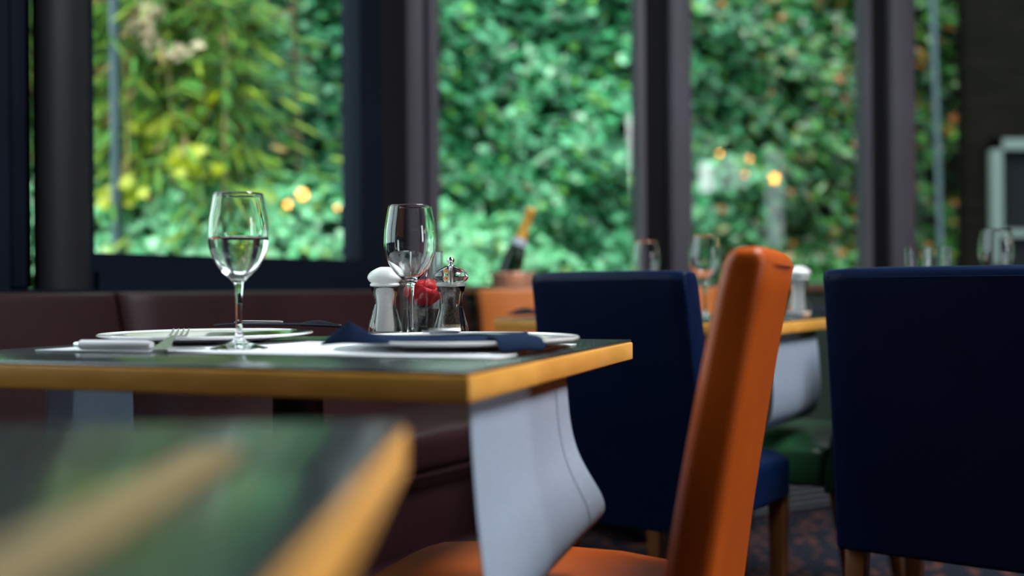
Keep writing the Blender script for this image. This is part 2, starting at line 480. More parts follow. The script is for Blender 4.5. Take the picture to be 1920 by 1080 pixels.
post('trim_17', TB, u6 + 0.862, u6 + 0.96, -0.06, 0.04, M_post, zt)
window('window_7', TB, u6 + 0.962, LB, zt, 2.95, st=0.05, rail=0.08, brail=0.012)
struct_box('trim_18', M_frame, TB, 0.0, LB, -0.10, 0.05, 2.95, H)
# louvred low heater grille in front of wall B
g0, g1 = Vector((0.74, 3.70, 0)), Vector((1.28, 4.01, 0))
gd = (g1 - g0).normalized(); TG = TM(g0, gd, Vector((gd.y, -gd.x, 0))); LG = (g1 - g0).length
heater = empty('floor_heater', g0, label='low grey louvred floor heater behind the chair legs under the far window', cat='heater')
T2 = Matrix.Translation(-heater.location) @ TG
one_box('heater_body', M_dark, heater, 0, LG, -0.08, -0.012, 0.0, 0.20, T2)
bm = bmesh.new()
for k in range(9):
    z = 0.012 + k * 0.0205
    box(bm, 0.0, LG, -0.012, 0.0, z, z + 0.010, T2)
obj('heater_louvres', bm, M_grille, heater, smooth=False)

# roof window
re_ = props(empty('window_11', (1.9, 1.25, H + 0.16)), kind='structure')
bm = bmesh.new()
box(bm, -0.85, -0.78, -0.75, 0.75, 0, 0.06); box(bm, 0.78, 0.85, -0.75, 0.75, 0, 0.06)
box(bm, -0.78, 0.78, -0.75, -0.68, 0, 0.06); box(bm, -0.78, 0.78, 0.68, 0.75, 0, 0.06)
obj('window_frame', bm, M_frame, re_, smooth=False)
bm = bmesh.new()
bm.faces.new([bm.verts.new(p) for p in ((-0.78, -0.68, 0.03), (0.78, -0.68, 0.03), (0.78, 0.68, 0.03), (-0.78, 0.68, 0.03))])
obj('window_pane', bm, M_pane, re_, smooth=False)

# windows in the right wall behind the camera
for i, (a, b, za, zb) in enumerate(r_holes):
    window('window_%d' % (8 + i), TR, a + 0.001, b - 0.001, za + 0.001, zb - 0.001, st=0.015, rail=0.015, y0=0.05, y1=0.08, yp=0.065)

# ------------------------------------------------------------------ tables
def table(O, d, L, Wd, label, inset=0.0, name='dining_table', group=None, z=0.74, th=0.030):
    """O: near corner; local x runs L along d, local y runs Wd to the left-hand normal"""
    d = Vector((d[0], d[1], 0)).normalized()
    rz = math.atan2(d.y, d.x)
    e = empty(name, (O[0], O[1], 0), rz, label=label, cat='table', group=group)
    one_box('tabletop', M_top, e, 0.0015, L - 0.0015, 0.0015, Wd - 0.0015, z - 0.004, z, bevel=0.0012)
    bm = bmesh.new(); box(bm, 0, L, 0, Wd, z - th, z - 0.004)
    w = obj('wood_edge', bm, M_wood, e, smooth=True, bevel=0.002, angle=91); w['label'] = 'pale beech core and edge'
    bm = bmesh.new(); lathe(bm, [(0, 0.02), (0.034, 0.02), (0.034, z - th - 0.01), (0, z - th - 0.01)], 28, Matrix.Translation((L / 2, Wd / 2, 0)))
    obj('pedestal', bm, M_iron, e)
    one_box('base_plate', M_iron, e, L / 2 - 0.2, L / 2 + 0.2, Wd / 2 - 0.2, Wd / 2 + 0.2, 0.0, 0.02, bevel=0.005)
    one_box('top_bracket', M_iron, e, L / 2 - 0.14, L / 2 + 0.14, Wd / 2 - 0.14, Wd / 2 + 0.14, z - th - 0.01, z - th)
    return e
# main table: corner N, side direction s (away right), front direction t (away left)
N1 = Vector((-0.040, 0.994, 0)); S1 = Vector((0.347, 0.938, 0)); T1 = Vector((-0.938, 0.347, 0))
N1 = at(880, 697, 0.74); N1.z = 0
table(N1, S1, 0.635, 0.76, 'dark topped dining table with pale wood edge, laid with two white plates')
def st(s, t, z=0.74): 
    p = N1 + S1 * s + T1 * t; return Vector((p.x, p.y, z))
def st_of(p):
    q = Vector((p[0], p[1], 0)) - N1; return q.dot(S1), q.dot(T1)
# foreground table, close to the lens
table((-0.062, -0.12), (0, 1), 0.745, 0.85, 'blurred dark glossy table closest to the lens, pale wood edge', z=0.74)
# second table beyond the navy chair
D2 = Vector((0.55, 0.835, 0)).normalized(); R2 = Vector((D2.y, -D2.x, 0)); C2 = Vector((0.595, 2.48, 0))
C2 = at(1441, 604, 0.74); C2.z = 0
table(C2, D2, 0.60, 0.72, 'dark topped table with pale wood edge behind the tall orange chair')
# third table behind the right navy chair
D3 = Vector((0.57, 0.82, 0)).normalized(); R3 = Vector((D3.y, -D3.x, 0))
C3 = Vector((0.69, 2.24, 0)) + R3 * 0.75
table(C3, D3, 0.62, 0.75, 'table mostly hidden behind the right hand navy chair')

# ------------------------------------------------------------------ cloths
def sheet(name, grid, mt, parent=None, thick=0.0012, subd=1):
    """grid[i][j] of points"""
    bm = bmesh.new()
    V = [[bm.verts.new(p) for p in row] for row in grid]
    for i in range(len(V) - 1):
        for j in range(len(V[0]) - 1):
            bm.faces.new((V[i][j], V[i + 1][j], V[i + 1][j + 1], V[i][j + 1]))
    o = obj(name, bm, mt, parent, angle=80)
    s = o.modifiers.new('solid', 'SOLIDIFY'); s.thickness = thick; s.offset = 0
    if subd:
        s = o.modifiers.new('subd', 'SUBSURF'); s.levels = subd; s.render_levels = subd
    return o
def sling(base, along, out, w, prof, z0, name, label, bulge=lambda a, d: 0.0, sh=0.0, mt=None):
    mt = mt or M_cloth
    """cloth hung under a table: prof = [(out, drop)...] down then curling back"""
    e = empty(name, base, label=label, cat='cloth')
    grid = []
    nw = 14
    for (o_, d_) in prof:
        row = []
        for j in range(nw + 1):
            a = j / nw
            p = along * (a * w) + out * (o_ + bulge(a, d_)) + Vector((0, 0, z0 - d_ * (1 - sh * a)))
            row.append(p)
        grid.append(row)
    sheet('linen_panel', grid, mt, e)
    for a0, a1 in ((0.0, 0.15), (0.85, 1.0)):              # hems down both sides
        g2 = []
        for (o_, d_) in prof:
            g2.append([along * (a * w) + out * (o_ + bulge(a, d_)) + Vector((0, 0, z0 - d_ * (1 - sh * a))) + out * 0.0009
                       for a in (a0, a0 + (a1 - a0) * 0.33, a0 + (a1 - a0) * 0.67, a1)])
        sheet('side_hem', g2, mt, e, thick=0.0010)
    return e
prof1 = spline([(-0.014, 0.0), (-0.011, 0.06), (-0.006, 0.12), (0.000, 0.17), (0.004, 0.20), (0.004, 0.225), (-0.004, 0.245),
                (-0.022, 0.262), (-0.045, 0.268)], 4)
def bul(a, d):
    return 0.030 * (a ** 1.5) * math.exp(-((d - 0.225) / 0.075) ** 2)
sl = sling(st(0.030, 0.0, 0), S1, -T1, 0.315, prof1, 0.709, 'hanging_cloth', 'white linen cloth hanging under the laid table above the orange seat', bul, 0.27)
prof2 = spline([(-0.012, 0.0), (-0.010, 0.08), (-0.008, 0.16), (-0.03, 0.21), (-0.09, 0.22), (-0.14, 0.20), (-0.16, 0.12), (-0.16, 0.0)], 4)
sling(st(0.255, 0.76, 0), S1, T1, 0.35, prof2, 0.709, 'hanging_cloth', 'white linen cloth hanging under the left end of the laid table', mt=M_lit_linen)
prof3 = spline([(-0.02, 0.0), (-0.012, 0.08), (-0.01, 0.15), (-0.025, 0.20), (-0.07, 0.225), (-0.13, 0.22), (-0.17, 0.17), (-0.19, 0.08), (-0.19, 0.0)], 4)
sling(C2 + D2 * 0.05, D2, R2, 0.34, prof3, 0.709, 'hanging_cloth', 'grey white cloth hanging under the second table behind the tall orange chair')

# table runner lying on the main table
g = []
for i in range(25):
    t = 0.035 + 0.645 * i / 24
    g.append([st(s, t, 0.7412) for s in (0.165, 0.24, 0.31, 0.385, 0.46)])
r = sheet('table_runner', g, M_runner, None, thick=0.0014, subd=0)
props(r, 'white linen table runner lying under both plates on the laid table', 'table runner')

# ------------------------------------------------------------------ chairs
def chair(O, f, m_up, label, group=None, taper=0.92, bw=0.20, tk=1.0, dz=0.0):
    """local +Y = facing direction, origin on the floor under the seat centre"""
    rz = math.atan2(f[1], f[0]) - PI / 2
    e = empty('dining_chair', (O[0], O[1], 0), rz, label=label, cat='chair', group=group)
    # seat: padded box with domed top
    bm = bmesh.new()
    nx, ny = 10, 10
    top = []; 
    def sq(u, v):  # rounded rectangle plan
        x = bw * u; y = -0.19 + 0.41 * (v + 1) / 2
        k = 0.045
        ax, ay = abs(u), abs(v)
        if ax > 0.8 and ay > 0.8:
            x -= math.copysign(k * (ax - 0.8) * (ay - 0.8) * 12.5 * 0.5, u); y -= math.copysign(k * (ax - 0.8) * (ay - 0.8) * 12.5 * 0.5, v)
        return x, y
    cs = [-1, -0.93, -0.8, -0.5, -0.2, 0.2, 0.5, 0.8, 0.93, 1]
    rows_t, rows_b = [], []
    for v in cs:
        rt, rb = [], []
        for u in cs:
            x, y = sq(u, v)
            h = 0.43 + 0.034 * (1 - abs(u) ** 5) * (1 - abs(v) ** 5)
            rt.append(bm.verts.new((x, y, h))); rb.append(bm.verts.new((x, y, 0.345)))
        rows_t.append(rt); rows_b.append(rb)
    n = len(cs)
    for i in range(n - 1):
        for j in range(n - 1):
            bm.faces.new((rows_t[i][j], rows_t[i][j + 1], rows_t[i + 1][j + 1], rows_t[i + 1][j]))
            bm.faces.new((rows_b[i][j], rows_b[i + 1][j], rows_b[i + 1][j + 1], rows_b[i][j + 1]))
    ring = [(0, j) for j in range(n)] + [(i, n - 1) for i in range(1, n)] + [(n - 1, j) for j in range(n - 2, -1, -1)] + [(i, 0) for i in range(n - 2, 0, -1)]
    for a in range(len(ring)):
        i, j = ring[a]; k, l = ring[(a + 1) % len(ring)]
        bm.faces.new((rows_t[i][j], rows_b[i][j], rows_b[k][l], rows_t[k][l]))
    obj('seat', bm, m_up, e, bevel=0.012, seg=3, angle=70)
    # backrest: tall padded slab, raked, skirt down to the legs
    bm = bmesh.new()
    zs = [0.335, 0.36, 0.42, 0.50, 0.58, 0.66, 0.74, 0.80, 0.835, 0.850]
    us = [-1, -0.95, -0.8, -0.5, 0, 0.5, 0.8, 0.95, 1]
    F, Bk = [], []
    for z in zs:
        k = (z - 0.335) / 0.515
        yc = -0.215 - 0.085 * k ** 1.25
        th = (0.040 - 0.008 * k) * tk
        wx = bw * (1 - (1 - taper) * k)
        if z > 0.84: th *= 0.70
        rf, rb = [], []
        for u in us:
            pad = 0.006 * (1 - u * u)
            zz = z + dz * max(0, k) - (0.004 * abs(u) ** 6 if z > 0.8 else 0)
            rf.append(bm.verts.new((u * wx, yc + th * (0.85 if abs(u) == 1 else 1) + pad, zz)))
            rb.append(bm.verts.new((u * wx, yc - th * (0.85 if abs(u) == 1 else 1) - pad * 0.6, zz)))
        F.append(rf); Bk.append(rb)
    nz, nu = len(zs), len(us)
    for i in range(nz - 1):
        for j in range(nu - 1):
            bm.faces.new((F[i][j], F[i + 1][j], F[i + 1][j + 1], F[i][j + 1]))
            bm.faces.new((Bk[i][j], Bk[i][j + 1], Bk[i + 1][j + 1], Bk[i + 1][j]))
        bm.faces.new((F[i][0], Bk[i][0], Bk[i + 1][0], F[i + 1][0]))
        bm.faces.new((F[i][-1], F[i + 1][-1], Bk[i + 1][-1], Bk[i][-1]))
    for j in range(nu - 1):
        bm.faces.new((F[0][j], F[0][j + 1], Bk[0][j + 1], Bk[0][j]))
        bm.faces.new((F[-1][j], Bk[-1][j], Bk[-1][j + 1], F[-1][j + 1]))
    back = obj('backrest', bm, m_up, e, bevel=0.011, seg=4, angle=75)
    # piped seam round the back panel
    bm = bmesh.new()
    for sx in (-1, 1):
        pts = []
        for z in zs[:-1]:
            k = (z - 0.335) / 0.515
            yc = -0.215 - 0.085 * k ** 1.25; th = (0.040 - 0.008 * k) * tk
            pts.append((sx * (bw * (1 - (1 - taper) * k) - 0.012), yc - th * 0.93 - 0.0012, z + dz * k))
        tube(bm, pts, 0.0015, 6)
    z = 0.832; k = (z - 0.335) / 0.515
    yc = -0.215 - 0.085 * k ** 1.25; th = (0.040 - 0.008 * k) * tk
    wx = bw * (1 - (1 - taper) * k) - 0.012
    z += dz * k
    tube(bm, [(-wx, yc - th * 0.93, z), (-wx * 0.5, yc - th - 0.003, z), (0, yc - th - 0.0042, z), (wx * 0.5, yc - th - 0.003, z), (wx, yc - th * 0.93, z)], 0.0015, 6)
    obj('seam', bm, m_up, back)
    for sx in (-1, 1):
        for (y, dy, z1) in ((0.185, 0.0, 0.35), (-0.205, -0.05, 0.345)):
            bm = bmesh.new()
            c = sx * (bw - 0.028)
            a = 0.019; b = 0.014
            v0 = [(c - b, y + dy - b, 0), (c + b, y + dy - b, 0), (c + b, y + dy + b, 0), (c - b, y + dy + b, 0)]
            v1 = [(c - a, y - a, z1), (c + a, y - a, z1), (c + a, y + a, z1), (c - a, y + a, z1)]
            lo = [bm.verts.new(p) for p in v0]; hi = [bm.verts.new(p) for p in v1]
            bm.faces.new(lo[::-1]); bm.faces.new(hi)
            for i in range(4):
                j = (i + 1) % 4; bm.faces.new((lo[i], lo[j], hi[j], hi[i]))
            obj('leg', bm, M_leg, e, bevel=0.003, angle=91)
    return e
def chair_at(p, f, **k):
    """p: world position of the near outer corner (local x=-bw, y=-.27)"""
    pass
f_o = Vector((-0.945, 0.327, 0)); x_o = Vector((f_o.y, -f_o.x, 0))
O_or = Vector((0.203, 1.10, 0)) + x_o * 0.19 - f_o * -0.262
chair(O_or, f_o, M_orange, 'orange leather dining chair pushed up to the laid table', taper=0.97, bw=0.19, tk=0.68, dz=0.011)
f_b = Vector((0.574, 0.819, 0)); x_b = Vector((f_b.y, -f_b.x, 0))
O_b1 = Vector((0.224, 2.15, 0)) + f_b * 0.25
chair(O_b1, f_b, M_blue, 'navy leather chair between the laid table and the orange chair', taper=0.95, bw=0.183)
O_b3 = Vector((0.5615, 1.91, 0)) + x_b * 0.205 + f_b * 0.31
chair(O_b3, f_b, M_blue, 'large navy leather chair back at the right edge of the photo', taper=0.985, bw=0.21)
f_g = -R2; K = Vector((0.745, 2.50, 0))
O_g = K + f_g * 0.19 + D2 * 0.20
cg = chair(O_g, f_g, M_green, 'dark green leather chair partly hidden behind the right navy chair')

cg.scale = (1.12, 1.0, 1.0)
# ------------------------------------------------------------------ benches
def bench(T, u0, u1, vb, depth, mt, label, panels, top=0.815, rake=0.10, seat_u=None, name='banquette', mbase=None):
    o = T @ Vector(((u0 + u1) / 2, vb, 0)); o.z = 0
    e = empty(name, o, label=label, cat='bench')
    T2 = Matrix.Translation(-o) @ T
    for (a, b) in panels:
        bm = bmesh.new()
        us = [a, a + 0.006, a + 0.03, a + 0.10, (a + b) / 2, b - 0.10, b - 0.03, b - 0.006, b]
        zs = [0.42, 0.46, 0.55, 0.65, 0.74, 0.79, top - 0.006, top]
        F, Bk = [], []
        for z in zs:
            k = (top - z) / (top - 0.42)
            row, rb = [], []
            for i, u in enumerate(us):
                e1 = min(u - a, b - u)
                pad = 0.028 * (1 - math.exp(-e1 / 0.03))
                v = vb - 0.045 + rake * k + pad * (1 if z < top - 0.001 else 0.4)
                row.append(bm.verts.new(T2 @ Vector((u, v, z))))
                rb.append(bm.verts.new(T2 @ Vector((u, vb - 0.10, z))))
            F.append(row); Bk.append(rb)
        nz, nu = len(zs), len(us)
        for i in range(nz - 1):
            for j in range(nu - 1):
                bm.faces.new((F[i][j], F[i + 1][j], F[i + 1][j + 1], F[i][j + 1]))
                bm.faces.new((Bk[i][j], Bk[i][j + 1], Bk[i + 1][j + 1], Bk[i + 1][j]))
            bm.faces.new((F[i][0], Bk[i][0], Bk[i + 1][0], F[i + 1][0]))
            bm.faces.new((F[i][-1], F[i + 1][-1], Bk[i + 1][-1], Bk[i][-1]))
        for j in range(nu - 1):
            bm.faces.new((F[0][j], F[0][j + 1], Bk[0][j + 1], Bk[0][j]))
            bm.faces.new((F[-1][j], Bk[-1][j], Bk[-1][j + 1], F[-1][j + 1]))
        obj('back_cushion', bm, mt, e, angle=60, bevel=0.008, seg=3)
    s0, s1 = seat_u or (u0, u1)
    one_box('seat_cushion', mt, e, s0, s1, vb - 0.05 + rake, vb + depth, 0.37, 0.47, T2, bevel=0.03, seg=5)
    one_box('bench_base', mbase or mt, e, s0, s1, vb - 0.10, vb + depth - 0.035, 0.03, 0.369, T2, bevel=0.006)
    bm = bmesh.new()
    Pn = [T2 @ Vector((u, vb + depth - 0.02, 0.15)) for u in (s0, s0 * .5 + s1 * .5, s1)]
    tube(bm, Pn, 0.035, 16)
    obj('padded_roll', bm, mbase or mt, e)
    bm = bmesh.new()
    tube(bm, [T2 @ Vector((u, vb + depth - 0.005, 0.368)) for u in (s0, s1)], 0.006, 8)
    obj('piping', bm, mt, e)
    return e
us_ = uA(240, 0.35)
bench(TA, us_ - 1.6, 0.69, 0.35, 0.50, M_burg, 'dark burgundy leather banquette below the large left window',
      [(us_ - 1.6, us_ - 0.002), (us_ + 0.002, 0.69)], seat_u=(us_ - 1.6, 0.42))
bench(TB, 0.200, 1.10, 0.36, 0.36, M_obench, 'bright tan orange leather banquette under the middle window',
      [(0.200, 1.10)], rake=0.05, seat_u=(0.62, 1.02), mbase=M_dark)

# ------------------------------------------------------------------ tableware
def wine_glass(name, loc, label, water=None, group=None, h=0.200, parts=True):
    k = h / 0.2
    outer = spline([(0.0365, 0.0006), (0.0355, 0.0016), (0.024, 0.0045), (0.012, 0.0085), (0.0062, 0.0145), (0.0044, 0.024), (0.0040, 0.045),
                    (0.0046, 0.070), (0.0066, 0.084), (0.0125, 0.0915), (0.0225, 0.101), (0.0310, 0.1135), (0.0368, 0.130), (0.0384, 0.146),
                    (0.0374, 0.165), (0.0345, 0.183), (0.0316, 0.1993)], 5)
    inner = spline([(0.0306, 0.1993), (0.0335, 0.183), (0.0364, 0.165), (0.0374, 0.146), (0.0357, 0.130), (0.0298, 0.1145), (0.0215, 0.103),
                    (0.0120, 0.0945), (0.0, 0.0905)], 5)
    prof = [(0.0, 0.0), (0.0362, 0.0)] + outer + [(0.0311, 0.2)] + inner
    e = empty(name, loc, random.random() * 6, label=label, cat='glass', group=group)
    S = Matrix.Diagonal((k, k, k, 1))
    bm = bmesh.new(); lathe(bm, prof, 72, S); obj('glass_bowl', bm, M_glass, e, angle=50)
    if water:
        import bisect
        ins = sorted([(z, r) for r, z in inner])
        pr = [(0.0, 0.0903)]
        for z, r in ins[1:]:
            if z < water: pr.append((r + 0.00025, z - 0.0002))
        rr = pr[-1][0] + 0.0003
        pr += [(rr, water + 0.0012), (rr - 0.0012, water + 0.0002), (rr - 0.004, water), (0.0, water)]
        bm = bmesh.new(); lathe(bm, pr, 72, S); w = obj('water', bm, M_water, e, angle=60); w['label'] = 'clear still water in the glass'
    return e
p1 = atY(448, 600, 1.375); P1 = Vector((p1.x, p1.y, 0.7421))
wine_glass('wine_glass', P1, 'stemmed wine glass holding clear water in front of the left plate', water=0.1425)
p2 = atY(770, 600, 1.565)
wine_glass('wine_glass', (p2.x, p2.y, 0.7402), 'empty stemmed wine glass in front of the red flower and mills')

def plate(loc, r, label):
    e = empty('dinner_plate', loc, 0, label=label, cat='plate', group=None)
    pr = [(0, 0.0025), (r * 0.50, 0.0025), (r * 0.52, 0.0), (r * 0.56, 0.0), (r * 0.60, 0.003), (r * 0.80, 0.0085), (r * 0.97, 0.0118), (r, 0.0140),
          (r * 1.0, 0.0162), (r * 0.985, 0.0168), (r * 0.80, 0.0128), (r * 0.66, 0.0092), (r * 0.60, 0.0062), (r * 0.5, 0.0055), (0, 0.0055)]
    pr = [(a, b * 0.8) for a, b in pr]
    bm = bmesh.new(); lathe(bm, pr, 96); obj('dish', bm, M_china, e, angle=60)
    bm = bmesh.new(); lathe(bm, [(r * 0.985, 0.0133), (r * 1.001, 0.0130), (r * 1.001, 0.0124), (r * 0.99, 0.0139)], 96, close=True)
    t = obj('rim_band', bm, M_china, e)
    return e
PL1 = Vector((-0.450, 1.575, 0.7420)); PL2 = Vector((-0.067, 1.382, 0.7420))
plate(PL1, 0.154, 'large white plate at the left place, black napkin across its back')
plate(PL2, 0.154, 'large white plate at the corner of the table, navy napkin across it')

def mill(loc, label, kind):
    e = empty(kind + '_mill', loc, 0.4, label=label, cat='mill')
    S = Matrix.Diagonal((1.0, 1.0, 1.05, 1))
    body = spline([(0.0255, 0.0), (0.0260, 0.010), (0.0252, 0.020), (0.0212, 0.034), (0.0170, 0.050), (0.0172, 0.062), (0.0200, 0.070), (0.0212, 0.077)], 4)
    inn = [(0.0178, 0.075), (0.0150, 0.062), (0.0138, 0.050), (0.0152, 0.034), (0.0172, 0.022), (0.0176, 0.012), (0.0, 0.012)]
    bm = bmesh.new(); lathe(bm, [(0, 0.0)] + body + inn, 40, S); obj('acrylic_body', bm, M_glass, e, angle=50)
    cap = spline([(0.0206, 0.0775), (0.0226, 0.0790), (0.0224, 0.0815), (0.0208, 0.0830), (0.0240, 0.0855), (0.0264, 0.0900), (0.0250, 0.0950), (0.0200, 0.1000), (0.0125, 0.1040), (0.0070, 0.106)], 4)
    if kind == 'pepper':
        bm = bmesh.new(); lathe(bm, [(0, 0.0765)] + cap + [(0, 0.106)], 40, S); obj('mill_cap', bm, M_glass, e, angle=50)
        bm = bmesh.new(); lathe(bm, [(0, 0.0225), (0.0138, 0.0226), (0.0122, 0.035), (0.0112, 0.048), (0.0124, 0.062), (0.0150, 0.0745), (0, 0.0745)], 32, S)
        f = obj('peppercorns', bm, M_pepper, e); f['kind'] = 'stuff'
        bm = bmesh.new(); lathe(bm, [(0, 0.0130), (0.0142, 0.0130), (0.0140, 0.022), (0, 0.0222)], 32, S)
        f = obj('seeds', bm, M_seed, e); f['kind'] = 'stuff'
        bm = bmesh.new(); lathe(bm, [(0, 0.0773), (0.0196, 0.0773), (0.0198, 0.0835), (0, 0.0835)], 32, S); obj('collar', bm, M_plast, e)
        bm = bmesh.new(); lathe(bm, [(0, 0.080), (0.0028, 0.080), (0.0028, 0.1065), (0, 0.1065)], 16, S); obj('spindle', bm, M_steel, e)
        k0 = 0.1055
    else:
        bm = bmesh.new(); lathe(bm, [(0, 0.0125), (0.0142, 0.0126), (0.0142, 0.022), (0.0126, 0.035), (0.0118, 0.048), (0.0128, 0.062), (0.0150, 0.0745), (0, 0.0745)], 32, S)
        f = obj('salt', bm, M_salt, e); f['kind'] = 'stuff'
        bm = bmesh.new(); lathe(bm, [(0, 0.0765)] + cap + [(0, 0.106)], 40, S); obj('mill_cap', bm, M_plast, e, angle=50)
        k0 = None
    bm = bmesh.new(); lathe(bm, [(0.0165, 0.0060), (0.0262, 0.0060), (0.0263, 0.0105), (0.0165, 0.0105)], 40, S, close=True); obj('base_ring', bm, M_plast, e)
    if k0:
        bm = bmesh.new()
        lathe(bm, [(0, 0)] + spline([(0.0052, 0.0), (0.0056, 0.0015), (0.0030, 0.0030), (0.0028, 0.0045), (0.0052, 0.0075), (0.0055, 0.0105), (0.0035, 0.0135)], 4) + [(0, 0.0142)], 24,
              Matrix.Translation((0, 0, k0 * 1.05)))
        obj('knob', bm, M_chrome, e)
    return e
q = atY(846, 600, 1.60); mill((q.x, q.y, 0.7402), 'clear acrylic pepper mill full of dark peppercorns with a chrome knob', 'pepper')
q = atY(722, 600, 1.635); mill((q.x, q.y, 0.7402), 'clear acrylic salt mill filled with white salt, white domed cap', 'salt')

# glass vase with red flower
q = atY(790, 600, 1.66)
VP_ = Vector((q.x, q.y, 0.7402))
e = empty('glass_vase', VP_, 0, label='straight clear glass vase behind the empty wine glass', cat='vase')
bm = bmesh.new()
lathe(bm, [(0, 0), (0.0325, 0), (0.0335, 0.004), (0.0345, 0.135), (0.0338, 0.1355), (0.0330, 0.135), (0.0318, 0.006), (0, 0.006)], 56)
obj('vase_wall', bm, M_thin, e, angle=50)
bm = bmesh.new()
lathe(bm, [(0, 0.0065), (0.0309, 0.0068), (0.0311, 0.046), (0.02, 0.048), (0, 0.049)], 40)
o = obj('vase_pebbles', bm, M_pebble); o.location = VP_
props(o, 'dark reddish pebbles filling the bottom of the glass vase', 'pebbles', kind='stuff')
ro = empty('rose', VP_ + Vector((0.003, 0, 0.0485)), 0.3, label='red flower head sitting on pebbles inside the glass vase', cat='flower')
bm = bmesh.new()
rnd = random.Random(3)
for ring_i, (rad, hh, cnt, lean) in enumerate([(0.006, 0.040, 3, 0.1), (0.012, 0.043, 4, 0.25), (0.018, 0.042, 5, 0.4), (0.0235, 0.038, 6, 0.6), (0.0265, 0.031, 6, 0.9)]):
    for k in range(cnt):
        a0 = 2 * PI * k / cnt + ring_i * 0.6
        wdt = 2 * PI / cnt * 0.75
        V = []
        for i in range(6):
            row = []
            for j in range(7):
                s = i / 5; a = a0 + (j / 6 - 0.5) * 2 * wdt * 0.75
                r_ = rad * (0.25 + 0.85 * math.sin(min(1, s * 1.15) * PI / 2)) + lean * 0.003 * s ** 3
                z = hh * s - 0.006 * abs(j / 3 - 1) ** 2 * s + 0.0016 * math.sin(j * 2 + k)
                row.append(bm.verts.new((min(r_, 0.030) * math.cos(a), min(r_, 0.030) * math.sin(a), z + 0.001)))
            V.append(row)
        for i in range(5):
            for j in range(6):
                bm.faces.new((V[i][j], V[i][j + 1], V[i + 1][j + 1], V[i + 1][j]))
o = obj('petals', bm, M_rose, ro, angle=80)
s = o.modifiers.new('solid', 'SOLIDIFY'); s.thickness = 0.0006

# napkins ---------------------------------------------------------------
def fold(name, cols, mt, label, base=(0, 0, 0), th=0.0035):
    """cols: rows of world points; a folded cloth of some thickness"""
    e = empty(name, base, 0, label=label, cat='napkin')
    gg = [[Vector(p) - Vector(base) for p in row] for row in cols]
    sheet('folded_cloth', gg, mt, e, thick=th, subd=2)
    return e
# navy napkin: tented tip left of plate 2, body across the plate, tail over the front right
def wp(px, py, Y): return atY(px, py, Y)
def pl2(dx, dy, z): return Vector((PL2.x + dx, PL2.y + dy, z))
nb = pl2(0, 0, 0.757)
e = empty('napkin', nb, 0, label='navy napkin with a pointed tip lying across the corner plate', cat='napkin')
def loc(v): return Vector(v) - nb
tip = wp(652, 604, 1.25)
gl = wp(592, 650, 1.25); gr_ = wp(742, 646, 1.25)
rows = []
for i in range(7):                      # tented flap: a ridge rising to the tip
    a = i / 6
    left = gl.lerp(tip, a); right = gr_.lerp(tip, a)
    rows.append([loc(left), loc(left.lerp(right, .33) + Vector((0, -0.012 * (1 - a), 0.004 * (1 - a)))), loc(left.lerp(right, .67) + Vector((0, -0.010 * (1 - a), 0.002))), loc(right)])
sheet('napkin_tip', rows, M_navy, e, thick=0.003, subd=2)
body = []
xs = [-0.145, -0.115, -0.07, -0.02, 0.025, 0.06, 0.088]
for i, dx in enumerate(xs):
    zc = 0.7525 + (0.005 if i in (0, 6) else 0) + 0.0012 * math.sin(i * 2.1)
    body.append([loc(pl2(dx, -0.075 + 0.01 * math.sin(i), zc)), loc(pl2(dx, -0.045, zc + 0.004)), loc(pl2(dx, 0.0, zc + 0.0045)), loc(pl2(dx, 0.035, zc + 0.001))])
sheet('napkin_body', body, M_navy, e, thick=0.004, subd=2)
tail = []
for i, (a, b, z) in enumerate([(0.060, -0.050, 0.7575), (0.066, -0.080, 0.7585), (0.071, -0.108, 0.7590), (0.075, -0.138, 0.7590), (0.078, -0.156, 0.7530), (0.079, -0.163, 0.7440)]):
    tail.append([loc(pl2(a - 0.028, b - 0.006, z)), loc(pl2(a - 0.008, b + 0.001, z + 0.002)), loc(pl2(a + 0.012, b + 0.006, z + 0.002)), loc(pl2(a + 0.028, b + 0.012, z))])
sheet('napkin_tail', tail, M_navy, e, thick=0.004, subd=2)

# black napkin behind plate 1 with a knife on it
nb2 = Vector((PL1.x, PL1.y + 0.08, 0.765))
e = empty('napkin', nb2, 0, label='black folded napkin lying across the far side of the left plate', cat='napkin')
def nk(px, py, Y): return atY(px, py, Y) - nb2
rows = []
for (px, y_) in [(398, 610), (440, 607), (490, 608), (540, 608), (590, 608), (640, 612)]:
    rows.append([nk(px, y_ + 1.5, 1.62), nk(px, y_ - 0.5, 1.64), nk(px, y_ - 1, 1.67), nk(px, y_ + 1, 1.69)])
sheet('napkin_body', rows, M_black, e, thick=0.003, subd=1)
rows = []
for i, (px, y0_, y1_) in enumerate([(560, 612, 606), (578, 612, 601.5), (597, 613, 597.5), (615, 613, 602), (634, 614, 609), (646, 614.5, 612.5)]):
    rows.append([nk(px, y0_, 1.63), nk(px, (y0_ + y1_) / 2, 1.635), nk(px, y1_, 1.65), nk(px, (y0_ + y1_) / 2, 1.67), nk(px, y0_, 1.68)])
sheet('napkin_tip', rows, M_black, e, thick=0.002, subd=1)

